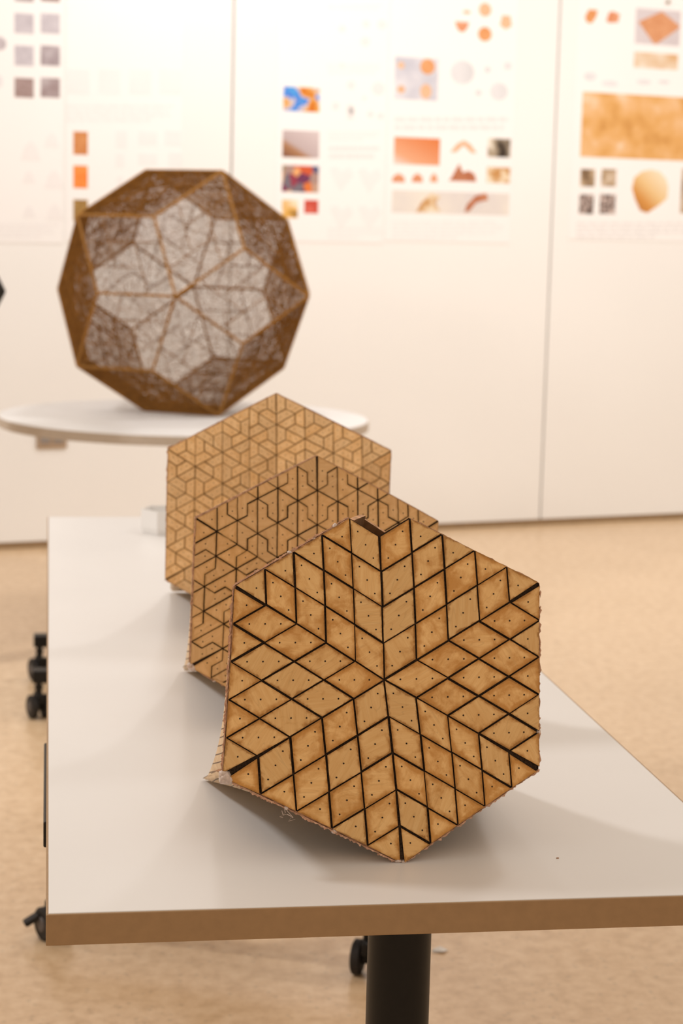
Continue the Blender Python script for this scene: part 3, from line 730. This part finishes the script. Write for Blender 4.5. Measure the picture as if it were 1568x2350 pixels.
for k, t, r in ((2, .03, .006), (2, .015, .0075), (1, .985, .005), (2, .35, .003), (2, .62, .0035), (3, .01, .0035), (2, .975, .004), (0, .62, .003), (0, .45, .0028), (0, .3, .003), (4, .2, .003)): pc.glue(k, t, r, -.004, 1.005)
# hanging glue strands
rr = random.Random(3); bm = bmesh.new()
for q in range(5):
    c = S.at(2, .65, .35, -.008)-pc.root.location; pts = [c]
    for i in range(7): c = c+Vector((rr.uniform(-.004, .005), rr.uniform(-.002, .002), rr.uniform(-.005, .0015))); pts.append(c)
    for a, b in zip(pts, pts[1:]):
        w = Vector((.00025, 0, .0002)); h = Vector((0, .0003, 0))
        v = [bm.verts.new(x) for x in (a-w, a+w, b+w, b-w, a+h, b+h)]
        for f in ((0, 1, 2, 3), (1, 4, 5, 2), (4, 0, 3, 5)): bm.faces.new([v[i] for i in f])
o = link('glue_strands', bm_mesh('glue_strands', bm, M['glue']), pc.root); o['kind'] = 'stuff'

# --- middle piece
K2 = {0: (728, 1047), 1: (451, 1190), 2: (438, 1529), 5: (1006, 1196)}
P2, O2, n2 = place(K2, (.355, .668, .071, -.06, .016, .191), {0: .055, 1: .01, 5: .01})
pc = Piece('hexagon_model', 'middle hexagon model of Z-cut tan tiles with dark joints', P2, O2, n2, .028, [M['tile_mid'], M['char']], .00075, .0035, .191, .0009, .003)
oL, oR = feet(P2[2], P2[4], (425, 1551))
pc.backing(False, M['backing'], M['board']); zed_tiles(pc); pc.rim_strip(3, .7)
pc.walls([Z3, Z3, oL, Z3, oR, Z3], 8, {0: (.06, 1), 5: (0, .97)}, M['kerf']); pc.back(); pc.splinters([0, 1, 2], 120, 8, .8)
for k, t, r in ((2, .02, .005), (1, .99, .004), (2, .2, .003)): pc.glue(k, t, r, -.004, 1.005)

# --- far piece
K3 = {0: (634, 904), 1: (386, 1031), 2: (381, 1330), 5: (897, 1035)}
P3, O3, n3 = place(K3, (.371, 1.25, -.12, -.03, -.01, .205), {0: .06, 1: .01, 5: .01})
pc = Piece('hexagon_model', 'rear hexagon model of pale wood with fine half-hexagon tiles', P3, O3, n3, .028, [M['tile_far'], M['char_soft']], .00045, .0035, .205, .0008, .002)
oL, oR = feet(P3[2], P3[4], (389, 1366))
pc.backing(False, M['backing_soft'], M['board']); trap_tiles(pc); pc.rim_strip(4, .7)
pc.walls([Z3, Z3, oL, Z3, oR, Z3], 8, {0: (.06, 1), 5: (0, .94)}, M['kerf']); pc.back(); pc.splinters([0, 1, 2], 80, 9, .8)

# --- white faceted paper model behind it
phi = (1+5**.5)/2
b = onz(362, 1229, HT); r_ = .056; h_ = .052
bm = bmesh.new(); rings = []
for rr_, z_ in ((r_*.93, 0), (r_, .012), (r_, h_), (r_-.0025, h_), (r_-.0025, .004)):
    rings.append([bm.verts.new((rr_*math.cos(math.radians(60*k)), rr_*math.sin(math.radians(60*k)), z_)) for k in range(6)])
for a, c in zip(rings, rings[1:]):
    for k in range(6): bm.faces.new((a[k], a[(k+1) % 6], c[(k+1) % 6], c[k]))
bm.faces.new(rings[0][::-1]); bm.faces.new(rings[-1])
o = link('paper_box', bm_mesh('paper_box', bm, M['white'])); ya = math.radians(246); o.rotation_euler.z = ya-math.radians(240)
o.location = b-Vector((r_*.93*math.cos(ya), r_*.93*math.sin(ya), -.0005)); props(o, 'white hexagonal paper box peeking out behind the rear wooden hexagon', 'paper box')

# ------------------------------------------------------------------ openwork ball (thirty rhombus panels)
ax = [Vector(v)/math.sqrt(1+phi*phi) for v in ((0, 1, phi), (0, -1, phi), (1, phi, 0), (-1, phi, 0), (phi, 0, 1), (phi, 0, -1))]
def triaconta(edge, yaw, sg=1):
    n = ax[0].cross(ax[1]).normalized()*sg; e = ax[0]
    B = Matrix(((-e).cross(n), -e, n)); A = [Rz(yaw) @ (B @ a)*edge for a in ax]; faces = []
    for i in range(6):
        for j in range(i+1, 6):
            nn = A[i].cross(A[j]).normalized()
            for s_ in (1, -1):
                m_ = nn*s_; c = Vector()
                for k in range(6):
                    if k not in (i, j): c += A[k]*(.5 if A[k].dot(m_) > 0 else -.5)
                faces.append((c, A[i], A[j], m_))
    return faces
ED = .3106
BALL = Vector((.4890, 5.1632, HT))
fcs = triaconta(ED, -.1341)
zmin = min(c.z for c, *_ in fcs)
ball = empty('openwork_ball', BALL, 'large openwork wooden ball of perforated rhombus panels on the round table', 'wooden ball')
# shared panel meshes: local frame X = long diagonal, Y = short diagonal, Z = outward
lx, ly = ED*.85065, ED*.52573
def rh(u, v, k=.992): u, v = .5+(u-.5)*k, .5+(v-.5)*k; return Vector(((u+v-1)*lx, (v-u)*ly, 0))
def lattice_mesh(n=27, th=.0030, bar=.025, seed=5):
    rr = random.Random(seed); V = []; F = []
    m0, m1 = .013, .987
    gp = {}
    for i in range(n+1):
        for j in range(n+1):
            ju = rr.uniform(-.22, .22)/n if 0 < i < n else 0; jv = rr.uniform(-.22, .22)/n if 0 < j < n else 0
            gp[i, j] = rh(m0+(m1-m0)*(i/n)+ju, m0+(m1-m0)*(j/n)+jv)
    for i in range(n):
        for j in range(n):
            q = [gp[i, j], gp[i+1, j], gp[i+1, j+1], gp[i, j+1]]
            r = rr.random()
            cells = [[q[0], q[1], q[2]], [q[0], q[2], q[3]]] if r < .33 else [[q[0], q[1], q[3]], [q[1], q[2], q[3]]] if r < .72 else [q]
            for c in cells:
                m = len(c); g = sum(c, Vector())/m; f = 1-bar*(2.1 if m == 3 else 1.5)
                h = [g+(p-g)*f for p in c]; b0 = len(V)
                for z in (0, -th): V.extend([p+Vector((0, 0, z)) for p in c]); V.extend([p+Vector((0, 0, z)) for p in h])
                for a in range(m):
                    b = (a+1) % m
                    F.append((b0+a, b0+b, b0+m+b, b0+m+a)); F.append((b0+2*m+b, b0+2*m+a, b0+3*m+a, b0+3*m+b)); F.append((b0+m+a, b0+m+b, b0+3*m+b, b0+3*m+a))
    return mesh('lattice_panel', V, F, M['lattice'])
def frame_mesh(w=.014, th=.009):
    o = [(0, 0), (1, 0), (1, 1), (0, 1)]; V = []
    for z in (.0008, -th): V += [rh(a, b)+Vector((0, 0, z)) for a, b in o] + [rh(w+a*(1-2*w), w+b*(1-2*w))+Vector((0, 0, z)) for a, b in o]
    F = []
    for a in range(4):
        b = (a+1) % 4
        F += [(a, b, 4+b, 4+a), (8+b, 8+a, 12+a, 12+b), (4+a, 4+b, 12+b, 12+a), (b, a, 8+a, 8+b)]
    return mesh('panel_frame', V, F, M['frame'])
LM = [lattice_mesh(seed=s_) for s_ in (5, 6, 7)]; FM = frame_mesh()
def strip_mesh(segs, w=.011, th=.007):
    V = []; F = []
    for (u0, v0, u1, v1) in segs:
        a, b = rh(u0, v0), rh(u1, v1); d = (b-a).normalized(); s_ = Vector((-d.y, d.x, 0))*w/2; q = len(V)
        for z in (.0006, -th): V += [a-s_+Vector((0, 0, z)), b-s_+Vector((0, 0, z)), b+s_+Vector((0, 0, z)), a+s_+Vector((0, 0, z))]
        F += [tuple(q+i for i in f) for f in ((0, 1, 2, 3), (7, 6, 5, 4), (0, 4, 5, 1), (1, 5, 6, 2), (2, 6, 7, 3), (3, 7, 4, 0))]
    return mesh('cross_strip', V, F, M['lattice'])
SM = strip_mesh([(.03, .33, .66, .33), (.34, .66, .97, .66), (.33, .36, .33, .97), (.66, .03, .66, .63)], .0024)
for i, (c, a, b, nn) in enumerate(fcs):
    X = (a+b) if (a+b).length > (a-b).length else (a-b); X = X.normalized(); Y = nn.cross(X)
    loc = c-Vector((0, 0, zmin)) + Vector((0, 0, .0015))
    o = link('lattice_panel', LM[i % 3], ball); o.matrix_local = Matrix(((X.x, Y.x, nn.x, loc.x), (X.y, Y.y, nn.y, loc.y), (X.z, Y.z, nn.z, loc.z), (0, 0, 0, 1)))
    link('panel_frame', FM, o); link('cross_strip', SM, o)

# ------------------------------------------------------------------ black faceted ball on a pedestal, mostly out of frame
c = at_depth(-128, 665, 5.9)
bm = bmesh.new(); fb = triaconta(.155, .4)
pts = []
for cc, a, b, nn in fb:
    for s1_, s2_ in ((-.5, -.5), (.5, -.5), (.5, .5), (-.5, .5)): pts.append(cc+a*s1_+b*s2_)
for v in pts: bm.verts.new(v)
bmesh.ops.remove_doubles(bm, verts=bm.verts, dist=1e-4); bmesh.ops.convex_hull(bm, input=bm.verts)
bmesh.ops.dissolve_limit(bm, angle_limit=.02, verts=bm.verts[:], edges=bm.edges[:]); bmesh.ops.bevel(bm, geom=bm.edges[:], offset=.003, segments=1, affect='EDGES')
zb = min(v.co.z for v in bm.verts)
xr = max((v.co).dot(right) for v in bm.verts)
tip = at_depth(10, 665, 5.9); ctr = tip - right*xr
for v in bm.verts: v.co.z -= zb
o = link('faceted_ball', bm_mesh('faceted_ball', bm, M['black'])); o.location = (ctr.x, ctr.y, ctr.z+zb); props(o, 'black faceted ball cut off by the left edge of the photo', 'ball')
pd = empty('pedestal', (ctr.x, ctr.y, 0), 'slim white pedestal under the black ball, left of the photo', 'pedestal'); ph_ = ctr.z+zb-.0005
bm = bmesh.new(); lathe(bm, [(.12, ph_-.02), (.12, ph_)], 40); link('top_plate', bm_mesh('top_plate', bm, M['laminate']), pd)
bm = bmesh.new(); lathe(bm, [(.05, .02), (.05, ph_-.02)], 32); auto_smooth(link('column', bm_mesh('column', bm, M['laminate']), pd))
bm = bmesh.new(); lathe(bm, [(.13, 0), (.13, .012), (.11, .02)], 40); link('base_plate', bm_mesh('base_plate', bm, M['laminate']), pd)

# nothing of the wooden models dips into the table top
for r in [o for o in bpy.data.objects if o.name.startswith('hexagon_model')]:
    for ch in r.children:
        m = .004 if ch.modifiers else .0004
        lim = HT+m-r.location.z-ch.location.z
        for v in ch.data.vertices:
            if v.co.z < lim: v.co.z = lim
